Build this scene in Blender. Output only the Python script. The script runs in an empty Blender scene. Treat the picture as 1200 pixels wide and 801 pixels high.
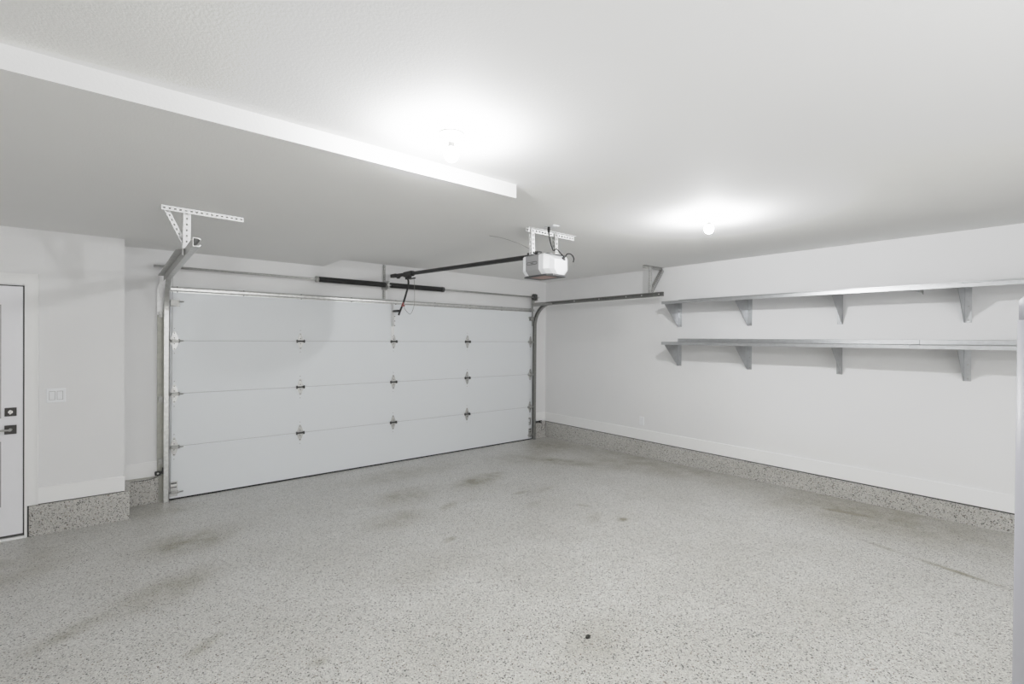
import bpy, bmesh, math, random
from mathutils import Vector, Matrix
from math import sin, cos, pi, radians
random.seed(7)
S = bpy.context.scene
COL = S.collection

# ------------------------------------------------------------------ materials
def mat(name, color, rough=0.5, metal=0.0, bump=0.0, bscale=200.0, var=0.0, vscale=6.0, spec=0.5):
    m = bpy.data.materials.new(name); m.use_nodes = True
    nt = m.node_tree; N = nt.nodes; L = nt.links
    b = N['Principled BSDF']
    b.inputs['Base Color'].default_value = (*color, 1)
    b.inputs['Roughness'].default_value = rough
    b.inputs['Metallic'].default_value = metal
    b.inputs['Specular IOR Level'].default_value = spec
    g = N.new('ShaderNodeNewGeometry')
    if bump:
        n = N.new('ShaderNodeTexNoise'); n.inputs['Scale'].default_value = bscale; n.inputs['Detail'].default_value = 2
        L.new(g.outputs['Position'], n.inputs['Vector'])
        bp = N.new('ShaderNodeBump'); bp.inputs['Strength'].default_value = bump; bp.inputs['Distance'].default_value = 0.002
        L.new(n.outputs['Fac'], bp.inputs['Height']); L.new(bp.outputs['Normal'], b.inputs['Normal'])
    if var:
        n = N.new('ShaderNodeTexNoise'); n.inputs['Scale'].default_value = vscale; n.inputs['Detail'].default_value = 4
        L.new(g.outputs['Position'], n.inputs['Vector'])
        r = N.new('ShaderNodeMapRange'); r.inputs['From Min'].default_value = 0.3; r.inputs['From Max'].default_value = 0.7
        r.inputs['To Min'].default_value = 1 - var; r.inputs['To Max'].default_value = 1 + var
        L.new(n.outputs['Fac'], r.inputs['Value'])
        mx = N.new('ShaderNodeMix'); mx.data_type = 'RGBA'; mx.blend_type = 'MULTIPLY'; mx.inputs[0].default_value = 1
        mx.inputs[6].default_value = (*color, 1); L.new(r.outputs['Result'], mx.inputs[7])
        L.new(mx.outputs[2], b.inputs['Base Color'])
    return m

M = {}
M['wall'] = mat('wall_paint', (0.80, 0.80, 0.805), 0.7, bump=0.25, bscale=130, var=0.012, vscale=1.5, spec=0.3)
M['ceiling'] = mat('ceiling_paint', (0.83, 0.83, 0.825), 0.8, bump=0.35, bscale=110, var=0.01, vscale=1.2, spec=0.25)
M['trim'] = mat('trim_paint', (0.88, 0.88, 0.88), 0.45, spec=0.4)
M['door_paint'] = mat('garage_door_paint', (0.80, 0.825, 0.85), 0.42, bump=0.12, bscale=260, spec=0.45)
M['door_seam'] = mat('garage_door_seam', (0.42, 0.42, 0.43), 0.6)
M['side_door'] = mat('side_door_paint', (0.86, 0.86, 0.89), 0.35)
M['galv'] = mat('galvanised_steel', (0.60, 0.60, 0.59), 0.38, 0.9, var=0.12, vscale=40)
M['galv_dull'] = mat('dull_galvanised_steel', (0.40, 0.40, 0.385), 0.45, 0.75, var=0.12, vscale=30)
M['galv_pale'] = mat('pale_galvanised_angle', (0.80, 0.80, 0.80), 0.5, 0.35, var=0.05, vscale=40)
M['stainless'] = mat('brushed_shelf_steel', (0.54, 0.55, 0.56), 0.32, 0.9, var=0.05, vscale=25)
M['bracket'] = mat('shelf_bracket_steel', (0.47, 0.48, 0.49), 0.30, 0.85, var=0.06, vscale=30)
M['dark_steel'] = mat('dark_steel', (0.07, 0.07, 0.068), 0.45, 0.6)
M['black'] = mat('black_enamel', (0.007, 0.007, 0.007), 0.5)
M['rubber'] = mat('black_rubber', (0.010, 0.010, 0.010), 0.8)
M['black_plastic'] = mat('black_plastic', (0.010, 0.010, 0.010), 0.5)
M['red'] = mat('red_plastic', (0.36, 0.05, 0.04), 0.45)
M['cord'] = mat('thin_grey_cord', (0.23, 0.22, 0.21), 0.7)
M['white_plastic'] = mat('white_plastic', (0.85, 0.86, 0.88), 0.3)
M['lens'] = mat('white_light_lens', (0.86, 0.87, 0.89), 0.28)
M['grey_plastic'] = mat('grey_plastic', (0.33, 0.33, 0.335), 0.4)
M['dark_plastic'] = mat('dark_grey_plastic', (0.05, 0.05, 0.052), 0.45)
M['warm_glow'] = mat('reddish_glow', (0.36, 0.20, 0.165), 0.4)  # colour of the light reflected on the opener's underside
M['porcelain'] = mat('white_porcelain', (0.86, 0.86, 0.85), 0.25)
M['bronze'] = mat('dark_bronze_hardware', (0.055, 0.052, 0.05), 0.35, 0.7)
M['silver'] = mat('bright_steel', (0.75, 0.74, 0.72), 0.25, 0.9)
M['gap'] = mat('dark_weatherstrip', (0.045, 0.043, 0.040), 0.9)
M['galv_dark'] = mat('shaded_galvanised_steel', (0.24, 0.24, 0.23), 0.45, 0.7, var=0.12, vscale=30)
M['olive'] = mat('weathered_steel_angle', (0.42, 0.42, 0.375), 0.55, 0.5, var=0.1, vscale=20)
M['stone'] = mat('dark_pebble', (0.018, 0.018, 0.013), 0.8, bump=0.5, bscale=300)
M['post'] = mat('white_post_plastic', (0.48, 0.48, 0.52), 0.4)

def bulb_mat(name, strength):
    m = bpy.data.materials.new(name); m.use_nodes = True
    b = m.node_tree.nodes['Principled BSDF']
    b.inputs['Base Color'].default_value = (0.9, 0.9, 0.9, 1)
    b.inputs['Emission Color'].default_value = (0.985, 0.99, 1.0, 1)
    b.inputs['Emission Strength'].default_value = strength
    return m
M['bulb'] = bulb_mat('glowing_bulb_glass', 960)
M['bulb_bright'] = bulb_mat('bright_bulb_glass', 1180)

def flake_mat(name, base, dirt, stains, scale=150, rough=0.4, dark_amt=0.13, spec=0.4):
    """Epoxy floor coating broadcast with paint flakes, with real dirt marks on it."""
    m = bpy.data.materials.new(name); m.use_nodes = True
    nt = m.node_tree; N = nt.nodes; L = nt.links
    b = N['Principled BSDF']; b.inputs['Roughness'].default_value = rough
    b.inputs['Specular IOR Level'].default_value = spec
    g = N.new('ShaderNodeNewGeometry')
    def voro(sc, off):
        mp = N.new('ShaderNodeMapping'); mp.inputs['Location'].default_value = off
        L.new(g.outputs['Position'], mp.inputs['Vector'])
        v = N.new('ShaderNodeTexVoronoi'); v.inputs['Scale'].default_value = sc
        L.new(mp.outputs['Vector'], v.inputs['Vector'])
        s = N.new('ShaderNodeSeparateColor'); L.new(v.outputs['Color'], s.inputs['Color'])
        return v, s
    def ramp(src, pts, interp='CONSTANT'):
        r = N.new('ShaderNodeValToRGB'); r.color_ramp.interpolation = interp
        e = r.color_ramp.elements
        while len(e) < len(pts): e.new(0.5)
        for q, (p, c) in zip(e, pts):
            q.position = p; q.color = (*c, 1) if len(c) == 3 else c
        L.new(src, r.inputs['Fac']); return r.outputs['Color']
    def mix(f, a, c, blend='MIX'):
        x = N.new('ShaderNodeMix'); x.data_type = 'RGBA'; x.blend_type = blend
        for i, v in ((0, f), (6, a), (7, c)):
            if hasattr(v, 'links') or hasattr(v, 'is_linked'): L.new(v, x.inputs[i])
            elif i == 0: x.inputs[0].default_value = v
            else: x.inputs[i].default_value = (*v, 1)
        return x.outputs[2]
    def math_(op, a, c=None, clamp=False):
        x = N.new('ShaderNodeMath'); x.operation = op; x.use_clamp = clamp
        for i, v in ((0, a), (1, c)):
            if v is None: continue
            if hasattr(v, 'is_linked'): L.new(v, x.inputs[i])
            else: x.inputs[i].default_value = v
        return x.outputs[0]
    B = Vector(base)
    # fine mottled chips
    v1, s1 = voro(scale * 1.35, (0, 0, 0))
    c1 = ramp(s1.outputs['Red'], [(0.0, B * 0.70), (0.16, B * 0.88), (0.42, B), (0.74, B * 1.09), (0.91, B * 1.22)])
    # bigger dark chips
    v2, s2 = voro(scale, (3.1, 1.7, 0.4))
    dm = ramp(s2.outputs['Green'], [(0.0, (1, 1, 1)), (dark_amt * 0.45, (0.55, 0.55, 0.55)), (dark_amt, (0, 0, 0))])
    dcol = ramp(s2.outputs['Blue'], [(0.0, (0.045, 0.042, 0.040)), (0.4, (0.12, 0.112, 0.105)), (0.75, (0.19, 0.145, 0.11))])
    c = mix(dm, c1, dcol)
    # large scale tone drift
    n = N.new('ShaderNodeTexNoise'); n.inputs['Scale'].default_value = 1.6; n.inputs['Detail'].default_value = 5
    n.inputs['Roughness'].default_value = 0.65
    L.new(g.outputs['Position'], n.inputs['Vector'])
    dr = ramp(n.outputs['Fac'], [(0.35, (0.92, 0.915, 0.90)), (0.65, (1.03, 1.03, 1.03))], 'LINEAR')
    c = mix(1.0, c, dr, 'MULTIPLY')
    if stains:
        n2 = N.new('ShaderNodeTexNoise'); n2.inputs['Scale'].default_value = 5.0; n2.inputs['Detail'].default_value = 6
        n2.inputs['Roughness'].default_value = 0.7
        L.new(g.outputs['Position'], n2.inputs['Vector'])
        tot = None
        for (x, y, rx, ry, rot, k) in stains:
            mp = N.new('ShaderNodeMapping'); mp.vector_type = 'TEXTURE'
            mp.inputs['Location'].default_value = (x, y, 0); mp.inputs['Rotation'].default_value = (0, 0, radians(rot))
            mp.inputs['Scale'].default_value = (rx, ry, 50)
            L.new(g.outputs['Position'], mp.inputs['Vector'])
            ln = N.new('ShaderNodeVectorMath'); ln.operation = 'LENGTH'; L.new(mp.outputs['Vector'], ln.inputs[0])
            mr = N.new('ShaderNodeMapRange'); mr.interpolation_type = 'SMOOTHERSTEP'
            mr.inputs['From Min'].default_value = 0.0; mr.inputs['From Max'].default_value = 1.0
            mr.inputs['To Min'].default_value = k; mr.inputs['To Max'].default_value = 0.0
            L.new(ln.outputs['Value'], mr.inputs['Value'])
            tot = mr.outputs['Result'] if tot is None else math_('ADD', tot, mr.outputs['Result'])
        nm = N.new('ShaderNodeMapRange'); nm.inputs['From Min'].default_value = 0.32; nm.inputs['From Max'].default_value = 0.68
        nm.inputs['To Min'].default_value = 0.25; nm.inputs['To Max'].default_value = 1.6
        L.new(n2.outputs['Fac'], nm.inputs['Value'])
        f = math_('MULTIPLY', tot, nm.outputs['Result'], True)
        c = mix(f, c, dirt, 'MULTIPLY')
    L.new(c, b.inputs['Base Color'])
    bp = N.new('ShaderNodeBump'); bp.inputs['Strength'].default_value = 0.15; bp.inputs['Distance'].default_value = 0.001
    L.new(s1.outputs['Red'], bp.inputs['Height']); L.new(bp.outputs['Normal'], b.inputs['Normal'])
    return m

STAINS = [  # x, y, radius x, radius y, rotation, strength
    (0.05, -1.35, 0.55, 0.40, 20, 0.75), (-0.14, -2.15, 0.55, 0.30, 30, 0.50), (-0.51, -0.05, 0.9, 0.35, 0, 0.35),
    (-0.05, -0.35, 0.45, 0.30, 0, 0.45), (1.86, -1.40, 0.55, 0.40, 25, 0.60), (1.50, -1.95, 0.45, 0.30, 10, 0.50),
    (2.80, -1.42, 0.60, 0.30, 10, 0.85), (3.05, -1.30, 0.25, 0.12, 0, 0.5), (4.14, -1.40, 0.65, 0.26, -70, 0.75),
    (4.75, -0.55, 0.75, 0.75, 0, 0.60), (4.95, -2.2, 0.75, 2.2, 0, 0.50), (4.85, -4.6, 0.95, 1.6, 0, 0.62),
    (4.45, -1.85, 0.45, 0.7, 0, 0.35), (3.97, -5.30, 0.05, 0.40, -14, 0.9), (4.09, -4.85, 0.05, 0.25, -18, 0.55),
    (4.75, -4.45, 0.07, 0.35, 12, 0.5), (1.634, -2.647, 0.10, 0.06, 20, 0.9), (3.04, -3.25, 0.09, 0.07, 0, 1.0),
    (2.90, -3.05, 0.25, 0.10, 30, 0.4), (2.855, -2.08, 0.16, 0.07, 0, 0.6), (2.06, -1.95, 0.22, 0.10, 30, 0.55),
    (3.06, -2.78, 0.12, 0.05, -60, 0.6), (-0.60, -2.38, 0.35, 0.12, 35, 0.55), (-0.95, -1.1, 0.45, 0.7, 0, 0.45),
    (-0.05, -2.98, 0.20, 0.07, 40, 0.5), (0.35, -3.50, 0.08, 0.06, 0, 0.5), (1.55, -4.25, 0.40, 0.30, 0, 0.22),
    (2.30, -0.6, 1.3, 0.45, 0, 0.35), (3.9, -0.9, 0.9, 0.7, 0, 0.40), (3.10, -2.15, 0.30, 0.10, 0, 0.35), (2.7, -2.45, 0.2, 0.08, 20, 0.4),
    (2.85, -4.9, 0.5, 0.3, 20, 0.18), (1.2, -3.0, 0.5, 0.3, 0, 0.12)]
M['floor'] = flake_mat('flake_epoxy_floor', (0.565, 0.560, 0.535), (0.46, 0.425, 0.32), STAINS, scale=172, rough=0.33, dark_amt=0.125, spec=0.4)
M['curb'] = flake_mat('flake_epoxy_curb', (0.53, 0.52, 0.495), (0.6, 0.58, 0.5), None, scale=150, rough=0.5, dark_amt=0.17, spec=0.3)

# ------------------------------------------------------------------ geometry helpers
class MB:
    def __init__(s): s.bm = bmesh.new()
    def box(s, x0, x1, y0, y1, z0, z1, bev=0.0, xf=None):
        v = [s.bm.verts.new((x, y, z)) for x in (x0, x1) for y in (y0, y1) for z in (z0, z1)]
        if xf is not None:
            for q in v: q.co = xf @ q.co
        fs = [s.bm.faces.new([v[i] for i in f]) for f in ((0, 1, 3, 2), (4, 6, 7, 5), (0, 4, 5, 1), (2, 3, 7, 6), (0, 2, 6, 4), (1, 5, 7, 3))]
        if bev:
            es = list({e for f in fs for e in f.edges})
            bmesh.ops.bevel(s.bm, geom=es, offset=bev, segments=2, affect='EDGES', profile=0.5)
        return s
    def prism(s, pts, axis, a, b):
        """polygon pts (2D) extruded along axis 'x','y','z' from a to b"""
        def P(p, t):
            return {'x': (t, p[0], p[1]), 'y': (p[0], t, p[1]), 'z': (p[0], p[1], t)}[axis]
        A = [s.bm.verts.new(P(p, a)) for p in pts]; B = [s.bm.verts.new(P(p, b)) for p in pts]
        n = len(pts)
        s.bm.faces.new(A); s.bm.faces.new(B[::-1])
        for i in range(n): s.bm.faces.new((A[i], B[i], B[(i + 1) % n], A[(i + 1) % n]))
        return s
    def cyl(s, p0, p1, r0, r1=None, n=20, caps=True):
        r1 = r0 if r1 is None else r1
        p0, p1 = Vector(p0), Vector(p1); d = (p1 - p0).normalized()
        u = d.orthogonal().normalized(); w = d.cross(u)
        A = [s.bm.verts.new(p0 + r0 * (u * cos(2 * pi * i / n) + w * sin(2 * pi * i / n))) for i in range(n)]
        B = [s.bm.verts.new(p1 + r1 * (u * cos(2 * pi * i / n) + w * sin(2 * pi * i / n))) for i in range(n)]
        for i in range(n): s.bm.faces.new((A[i], A[(i + 1) % n], B[(i + 1) % n], B[i])).smooth = True
        if caps: s.bm.faces.new(A[::-1]); s.bm.faces.new(B)
        return s
    def lathe(s, prof, c, n=28, axis='z', smooth=True):
        """prof: list of (r, h) along axis; c the origin"""
        c = Vector(c)
        rings = []
        for r, h in prof:
            ring = []
            for i in range(n):
                a = 2 * pi * i / n
                o = {'z': (r * cos(a), r * sin(a), h), 'x': (h, r * cos(a), r * sin(a)), 'y': (r * cos(a), h, r * sin(a))}[axis]
                ring.append(s.bm.verts.new(c + Vector(o)))
            rings.append(ring)
        for A, B in zip(rings, rings[1:]):
            for i in range(n): s.bm.faces.new((A[i], A[(i + 1) % n], B[(i + 1) % n], B[i])).smooth = smooth
        s.bm.faces.new(rings[0][::-1]); s.bm.faces.new(rings[-1])
        return s
    def sweep(s, path, prof, up=(0, 0, 1), closed=True, smooth=True, caps=True):
        """prof: 2D polygon (side, up) swept along path"""
        path = [Vector(p) for p in path]; n = len(prof); rings = []
        for i, p in enumerate(path):
            t = (path[min(i + 1, len(path) - 1)] - path[max(i - 1, 0)]).normalized()
            sd = t.cross(Vector(up)).normalized(); u2 = sd.cross(t)
            rings.append([s.bm.verts.new(p + sd * a + u2 * b) for a, b in prof])
        for A, B in zip(rings, rings[1:]):
            for i in range(n if closed else n - 1):
                s.bm.faces.new((A[i], A[(i + 1) % n], B[(i + 1) % n], B[i])).smooth = smooth
        if caps and closed:
            s.bm.faces.new(rings[0][::-1]); s.bm.faces.new(rings[-1])
        return s
    def tube(s, pts, r, n=8, k=6):
        """smooth tube through control points (Catmull-Rom)"""
        P = [Vector(p) for p in pts]; P = [P[0] * 2 - P[1]] + P + [P[-1] * 2 - P[-2]]
        path = []
        for i in range(1, len(P) - 2):
            for j in range(k):
                t = j / k; a, b, c, d = P[i - 1], P[i], P[i + 1], P[i + 2]
                path.append(0.5 * ((2 * b) + (-a + c) * t + (2 * a - 5 * b + 4 * c - d) * t * t + (-a + 3 * b - 3 * c + d) * t ** 3))
        path.append(P[-2])
        u = None; rings = []
        for i, p in enumerate(path):
            t = (path[min(i + 1, len(path) - 1)] - path[max(i - 1, 0)]).normalized()
            u = t.orthogonal().normalized() if u is None else (u - t * u.dot(t)).normalized()
            w = t.cross(u)
            rings.append([s.bm.verts.new(p + r * (u * cos(2 * pi * q / n) + w * sin(2 * pi * q / n))) for q in range(n)])
        for A, B in zip(rings, rings[1:]):
            for q in range(n): s.bm.faces.new((A[q], A[(q + 1) % n], B[(q + 1) % n], B[q])).smooth = True
        s.bm.faces.new(rings[0][::-1]); s.bm.faces.new(rings[-1])
        return s
    def strap(s, p0, p1, wdir, w, th=0.003, hole=0.010, pitch=0.030):
        """flat steel strap from p0 to p1 with a row of real punched slots; wdir: width direction"""
        p0, p1 = Vector(p0), Vector(p1); d = p1 - p0; Ln = d.length; d.normalize()
        wv = Vector(wdir); wv = (wv - d * wv.dot(d)).normalized(); nv = d.cross(wv)
        n = max(2, int(Ln / pitch)); pt = Ln / n
        ls = [0.0]
        for i in range(n): ls += [i * pt + pt / 2 - hole * 0.7, i * pt + pt / 2 + hole * 0.7]
        ls.append(Ln)
        ws = [-w / 2, -hole / 2, hole / 2, w / 2]
        G = {}
        def V(i, j, k):
            if (i, j, k) not in G: G[i, j, k] = s.bm.verts.new(p0 + d * ls[i] + wv * ws[j] + nv * (th / 2 if k else -th / 2))
            return G[i, j, k]
        solid = lambda i, j: 0 <= i < len(ls) - 1 and 0 <= j < 3 and not (j == 1 and i % 2 == 1)
        for i in range(len(ls) - 1):
            for j in range(3):
                if not solid(i, j): continue
                s.bm.faces.new((V(i, j, 1), V(i + 1, j, 1), V(i + 1, j + 1, 1), V(i, j + 1, 1)))
                s.bm.faces.new((V(i, j, 0), V(i, j + 1, 0), V(i + 1, j + 1, 0), V(i + 1, j, 0)))
                if not solid(i - 1, j): s.bm.faces.new((V(i, j, 0), V(i, j, 1), V(i, j + 1, 1), V(i, j + 1, 0)))
                if not solid(i + 1, j): s.bm.faces.new((V(i + 1, j, 0), V(i + 1, j + 1, 0), V(i + 1, j + 1, 1), V(i + 1, j, 1)))
                if not solid(i, j - 1): s.bm.faces.new((V(i, j, 0), V(i + 1, j, 0), V(i + 1, j, 1), V(i, j, 1)))
                if not solid(i, j + 1): s.bm.faces.new((V(i, j + 1, 0), V(i, j + 1, 1), V(i + 1, j + 1, 1), V(i + 1, j + 1, 0)))
        return s
    def angle(s, p0, p1, a_dir, b_dir, w=0.035, **k):
        """perforated steel angle: two punched legs a and b sharing the edge p0-p1"""
        a, b = Vector(a_dir).normalized(), Vector(b_dir).normalized(); p0, p1 = Vector(p0), Vector(p1)
        s.strap(p0 + a * w / 2, p1 + a * w / 2, a, w, **k)
        s.strap(p0 + b * w / 2, p1 + b * w / 2, b, w, **k)
        return s
    def build(s, name, m, parent=None, loc=None):
        me = bpy.data.meshes.new(name)
        bmesh.ops.recalc_face_normals(s.bm, faces=s.bm.faces)
        if loc is not None: bmesh.ops.translate(s.bm, verts=s.bm.verts, vec=-Vector(loc))
        s.bm.to_mesh(me); s.bm.free()
        o = bpy.data.objects.new(name, me); COL.objects.link(o)
        me.materials.append(m)
        if loc is not None: o.location = loc
        if parent is not None:
            o.parent = parent
            # coordinates given in world space: undo the parents' offset
            off = Vector((0, 0, 0)); q = parent
            while q: off += q.location; q = q.parent
            o.location = o.location - off
        return o

def tag(o, label=None, cat=None, group=None, kind=None):
    if label: o['label'] = label
    if cat: o['category'] = cat
    if group: o['group'] = group
    if kind: o['kind'] = kind
    return o
def thing(name, loc, label, cat, group=None, kind=None):
    o = bpy.data.objects.new(name, None); COL.objects.link(o); o.location = loc; o.empty_display_size = 0.1
    return tag(o, label, cat, group, kind)
def struct(name, mb, m, label, cat):
    return tag(mb.build(name, m), label, cat, kind='structure')

def studs(name, m, parent, pts, prof, axis='z', n=10):
    """one small turned fastener per point, each an object of its own sharing one mesh"""
    q = MB(); q.lathe(prof, (0, 0, 0), n=n, axis=axis); first = q.build(name, m)
    off = Vector((0, 0, 0)); p = parent
    while p: off += p.location; p = p.parent
    for i, c_ in enumerate(pts):
        o = first
        if i: o = first.copy(); COL.objects.link(o)
        o.parent = parent; o.location = Vector(c_) - off

# ------------------------------------------------------------------ room shell (y = 0 is the inner face of the garage door)
XW, YW, ZC = 5.205, 0.04, 2.606           # right wall, door wall, high ceiling
XL, YB = -3.2, -8.2
SL = 0.019                                 # the slab falls gently towards the garage door
fz = lambda y: -SL * y
YS, XS = -3.587, 1.510                     # step between the high and the low ceiling
YD, XD = -0.39, -0.357                     # wall with the side door

f = MB(); f.prism([(YW + 0.3, fz(YW + 0.3)), (YB, fz(YB)), (YB, -0.2), (YW + 0.3, -0.2)], 'x', XL, XW + 0.1)
struct('floor', f, M['floor'], 'speckled grey flake epoxy floor with brownish dirt marks', 'floor')
c = MB(); c.box(XL, XW + 0.1, YB, YW + 0.1, ZC, ZC + 0.12)
struct('ceiling', c, M['ceiling'], 'white painted high ceiling around the two bulbs', 'ceiling')
c = MB(); c.prism([(YS, ZC + 0.01), (YS, 2.522), (YW + 0.05, 2.504), (YW + 0.05, ZC + 0.01)], 'x', XL, XS)
struct('ceiling_soffit', c, M['ceiling'], 'lowered white ceiling section with a bright front face', 'ceiling')
w = MB()
w.box(0.03, 4.85, YW, YW + 0.12, 2.10, ZC)
struct('wall_front', w, M['wall'], 'white wall strip above the garage door', 'wall')
w = MB(); w.box(XD - 0.1, 0.03, YW, YW + 0.12, -0.1, ZC)
struct('wall_front_left', w, M['wall'], 'narrow white wall left of the garage door', 'wall')
w = MB(); w.box(4.85, XW + 0.1, YW, YW + 0.12, -0.1, ZC)
struct('wall_front_right', w, M['wall'], 'narrow white wall right of the garage door', 'wall')
w = MB(); w.box(XW, XW + 0.12, YB, YW + 0.1, -0.1, ZC)
struct('wall_right', w, M['wall'], 'long white wall carrying the steel shelves', 'wall')
w = MB(); w.box(XL - 0.12, XL, YB, YW, -0.1, ZC)
struct('wall_left', w, M['wall'], 'white side wall out of the picture', 'wall')
w = MB(); w.box(XL - 0.1, XW + 0.1, YB - 0.12, YB, -0.1, ZC)
struct('wall_back', w, M['wall'], 'white wall behind the viewer', 'wall')
w = MB(); w.box(-0.985, XD, YD, YW - 0.001, -0.05, 2.52); w.box(XL, -1.915, YD, YW - 0.001, -0.05, 2.52); w.box(-1.915, -0.985, YD, YW - 0.001, 2.045, 2.52)
struct('wall_entry', w, M['wall'], 'white wall stepped forward beside the side door', 'wall')

ZB0, ZB1 = 0.268, 0.412                    # white baseboard above the concrete curb
b = MB(); b.box(XW - 0.013, XW, YB, YW, ZB0, ZB1, 0.002)
struct('baseboard_right', b, M['trim'], 'long white baseboard above the speckled curb of the shelf wall', 'baseboard')
b = MB(); b.box(4.955, XW - 0.013, YW - 0.013, YW, ZB0 + 0.01, ZB1 + 0.008, 0.002)
struct('baseboard_front', b, M['trim'], 'short white baseboard between garage door and shelf wall', 'baseboard')
b = MB(); b.box(XD, -0.085, YW - 0.013, YW, 0.255, 0.404, 0.002)
struct('baseboard_alcove', b, M['trim'], 'short white baseboard left of the garage door', 'baseboard')
b = MB(); b.box(-0.905, XD + 0.006, YD - 0.013, YD, 0.265, 0.398, 0.002); b.box(XD, XD + 0.006, YD, YW - 0.02, 0.265, 0.398)
struct('baseboard_entry', b, M['trim'], 'white baseboard under the light switch beside the side door', 'baseboard')
# concrete curbs coated with the floor flakes
def curb(name, x0, x1, y0, y1, z1, label):
    q = MB(); q.box(x0, x1, y0, y1, -0.02, z1, 0.004); struct(name, q, M['curb'], label, 'concrete curb')
curb('curb_right', XW - 0.022, XW + 0.02, YB, YW - 0.035, 0.258, 'long low speckled curb along the foot of the shelf wall')
curb('curb_front', 4.962, XW - 0.022, -0.005, YW + 0.02, 0.268, 'short speckled curb right of the garage door')
curb('curb_alcove', XD + 0.03, -0.088, 0.0, YW + 0.02, 0.245, 'short speckled curb left of the garage door')
curb('curb_entry', -0.957, XD + 0.040, YD - 0.024, YW - 0.002, 0.258, 'speckled curb beside the side door at the foot of the stepped wall')
g = MB(); g.box(XW - 0.012, XW + 0.01, YB, YW - 0.02, 0.25, ZB0 + 0.002)
struct('trim_1', g, M['gap'], 'dark gap under the baseboard of the shelf wall', 'gap')
g = MB(); g.box(-0.975, -0.957, YD - 0.006, YD + 0.02, -0.02, 0.262); g.box(-0.957, XD + 0.001, YD - 0.004, YD + 0.02, 0.25, 0.267)
struct('trim_2', g, M['gap'], 'dark gap around the curb beside the side door', 'gap')
g = MB(); g.box(XD + 0.01, -0.06, 0.012, YW + 0.01, 0.235, 0.257); g.box(-0.09, -0.03, 0.02, YW + 0.01, -0.01, 0.25)
struct('trim_3', g, M['olive'], 'weathered edge behind the left door track', 'gap')

# ------------------------------------------------------------------ side door (door_1)
d1 = thing('door_1', (-0.993, YD, 0.0), 'white panelled side door with square dark lock plates', 'door', kind='structure')
q = MB()   # casing: side board to the floor and head board, with a thin raised outer edge
q.box(-0.972, -0.905, YD - 0.016, YD, 0.262, 2.055); q.box(-0.984, -0.968, YD - 0.014, YD + 0.05, -0.01, 2.055)
q.box(-1.95, -0.905, YD - 0.016, YD, 2.055, 2.135); q.box(-0.913, -0.903, YD - 0.022, YD, 0.268, 2.128); q.box(-1.95, -0.903, YD - 0.022, YD, 2.128, 2.140)
q.build('door_casing', M['trim'], d1)
q = MB(); q.box(-0.9935, -0.984, YD + 0.004, YD + 0.06, 0.0, 2.045); q.box(-1.915, -0.984, YD + 0.004, YD + 0.06, 2.037, 2.046)
q.build('weatherstrip', M['gap'], d1)
q = MB()   # leaf: raised stiles and rails around two recessed fields
lx0, lx1, ly = -1.905, -0.994, YD
for a in ((lx0, lx0 + 0.121, 0.045, 2.036), (lx1 - 0.121, lx1, 0.045, 2.036)): q.box(a[0], a[1], ly, ly + 0.04, a[2], a[3])
for z0, z1 in ((0.045, 0.28), (0.80, 0.985), (1.885, 2.036)): q.box(lx0 + 0.121, lx1 - 0.121, ly, ly + 0.04, z0, z1)
q.box(lx0 + 0.1, lx1 - 0.1, ly + 0.014, ly + 0.036, 0.2, 1.95)
q.build('door_leaf', M['side_door'], d1)
for z0, z1 in ((0.28, 0.80), (0.985, 1.885)):
    q = MB(); t = 0.008; x0, x1 = lx0 + 0.121, lx1 - 0.121
    q.box(x1 - t, x1, ly - 0.004, ly + 0.014, z0, z1); q.box(x0, x0 + t, ly - 0.004, ly + 0.014, z0, z1)
    q.box(x0 + t, x1 - t, ly - 0.004, ly + 0.014, z0, z0 + t); q.box(x0 + t, x1 - t, ly - 0.004, ly + 0.014, z1 - t, z1)
    q.build('panel_moulding', M['galv_dull'], d1)  # dark colour stands in for the shaded line of the moulding
q = MB(); q.box(lx0 - 0.01, lx1 + 0.008, ly - 0.012, ly + 0.05, 0.0, 0.026, 0.003); q.build('threshold', M['trim'], d1)
q = MB(); q.box(lx0, lx1, ly - 0.001, ly + 0.04, 0.030, 0.046); q.build('door_sweep', M['dark_steel'], d1)
q = MB(); q.box(-1.096, -1.029, ly - 0.009, ly, 0.998, 1.066, 0.002); dbl = q.build('deadbolt', M['bronze'], d1)
q = MB(); q.lathe([(0.014, 0.0), (0.014, -0.008)], (-1.062, ly - 0.009, 1.032), axis='y', n=16)
q.box(-1.067, -1.057, ly - 0.030, ly - 0.016, 1.014, 1.050, 0.003); q.build('thumb_turn', M['silver'], dbl)
q = MB(); q.box(-1.097, -1.029, ly - 0.009, ly, 0.855, 0.926, 0.002); lv = q.build('handle_plate', M['bronze'], d1)
q = MB(); q.cyl((-1.062, ly - 0.009, 0.893), (-1.062, ly - 0.05, 0.893), 0.011, n=14)
q.box(-1.19, -1.053, ly - 0.058, ly - 0.044, 0.886, 0.900, 0.003); q.build('lever_handle', M['galv_dull'], lv)

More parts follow.
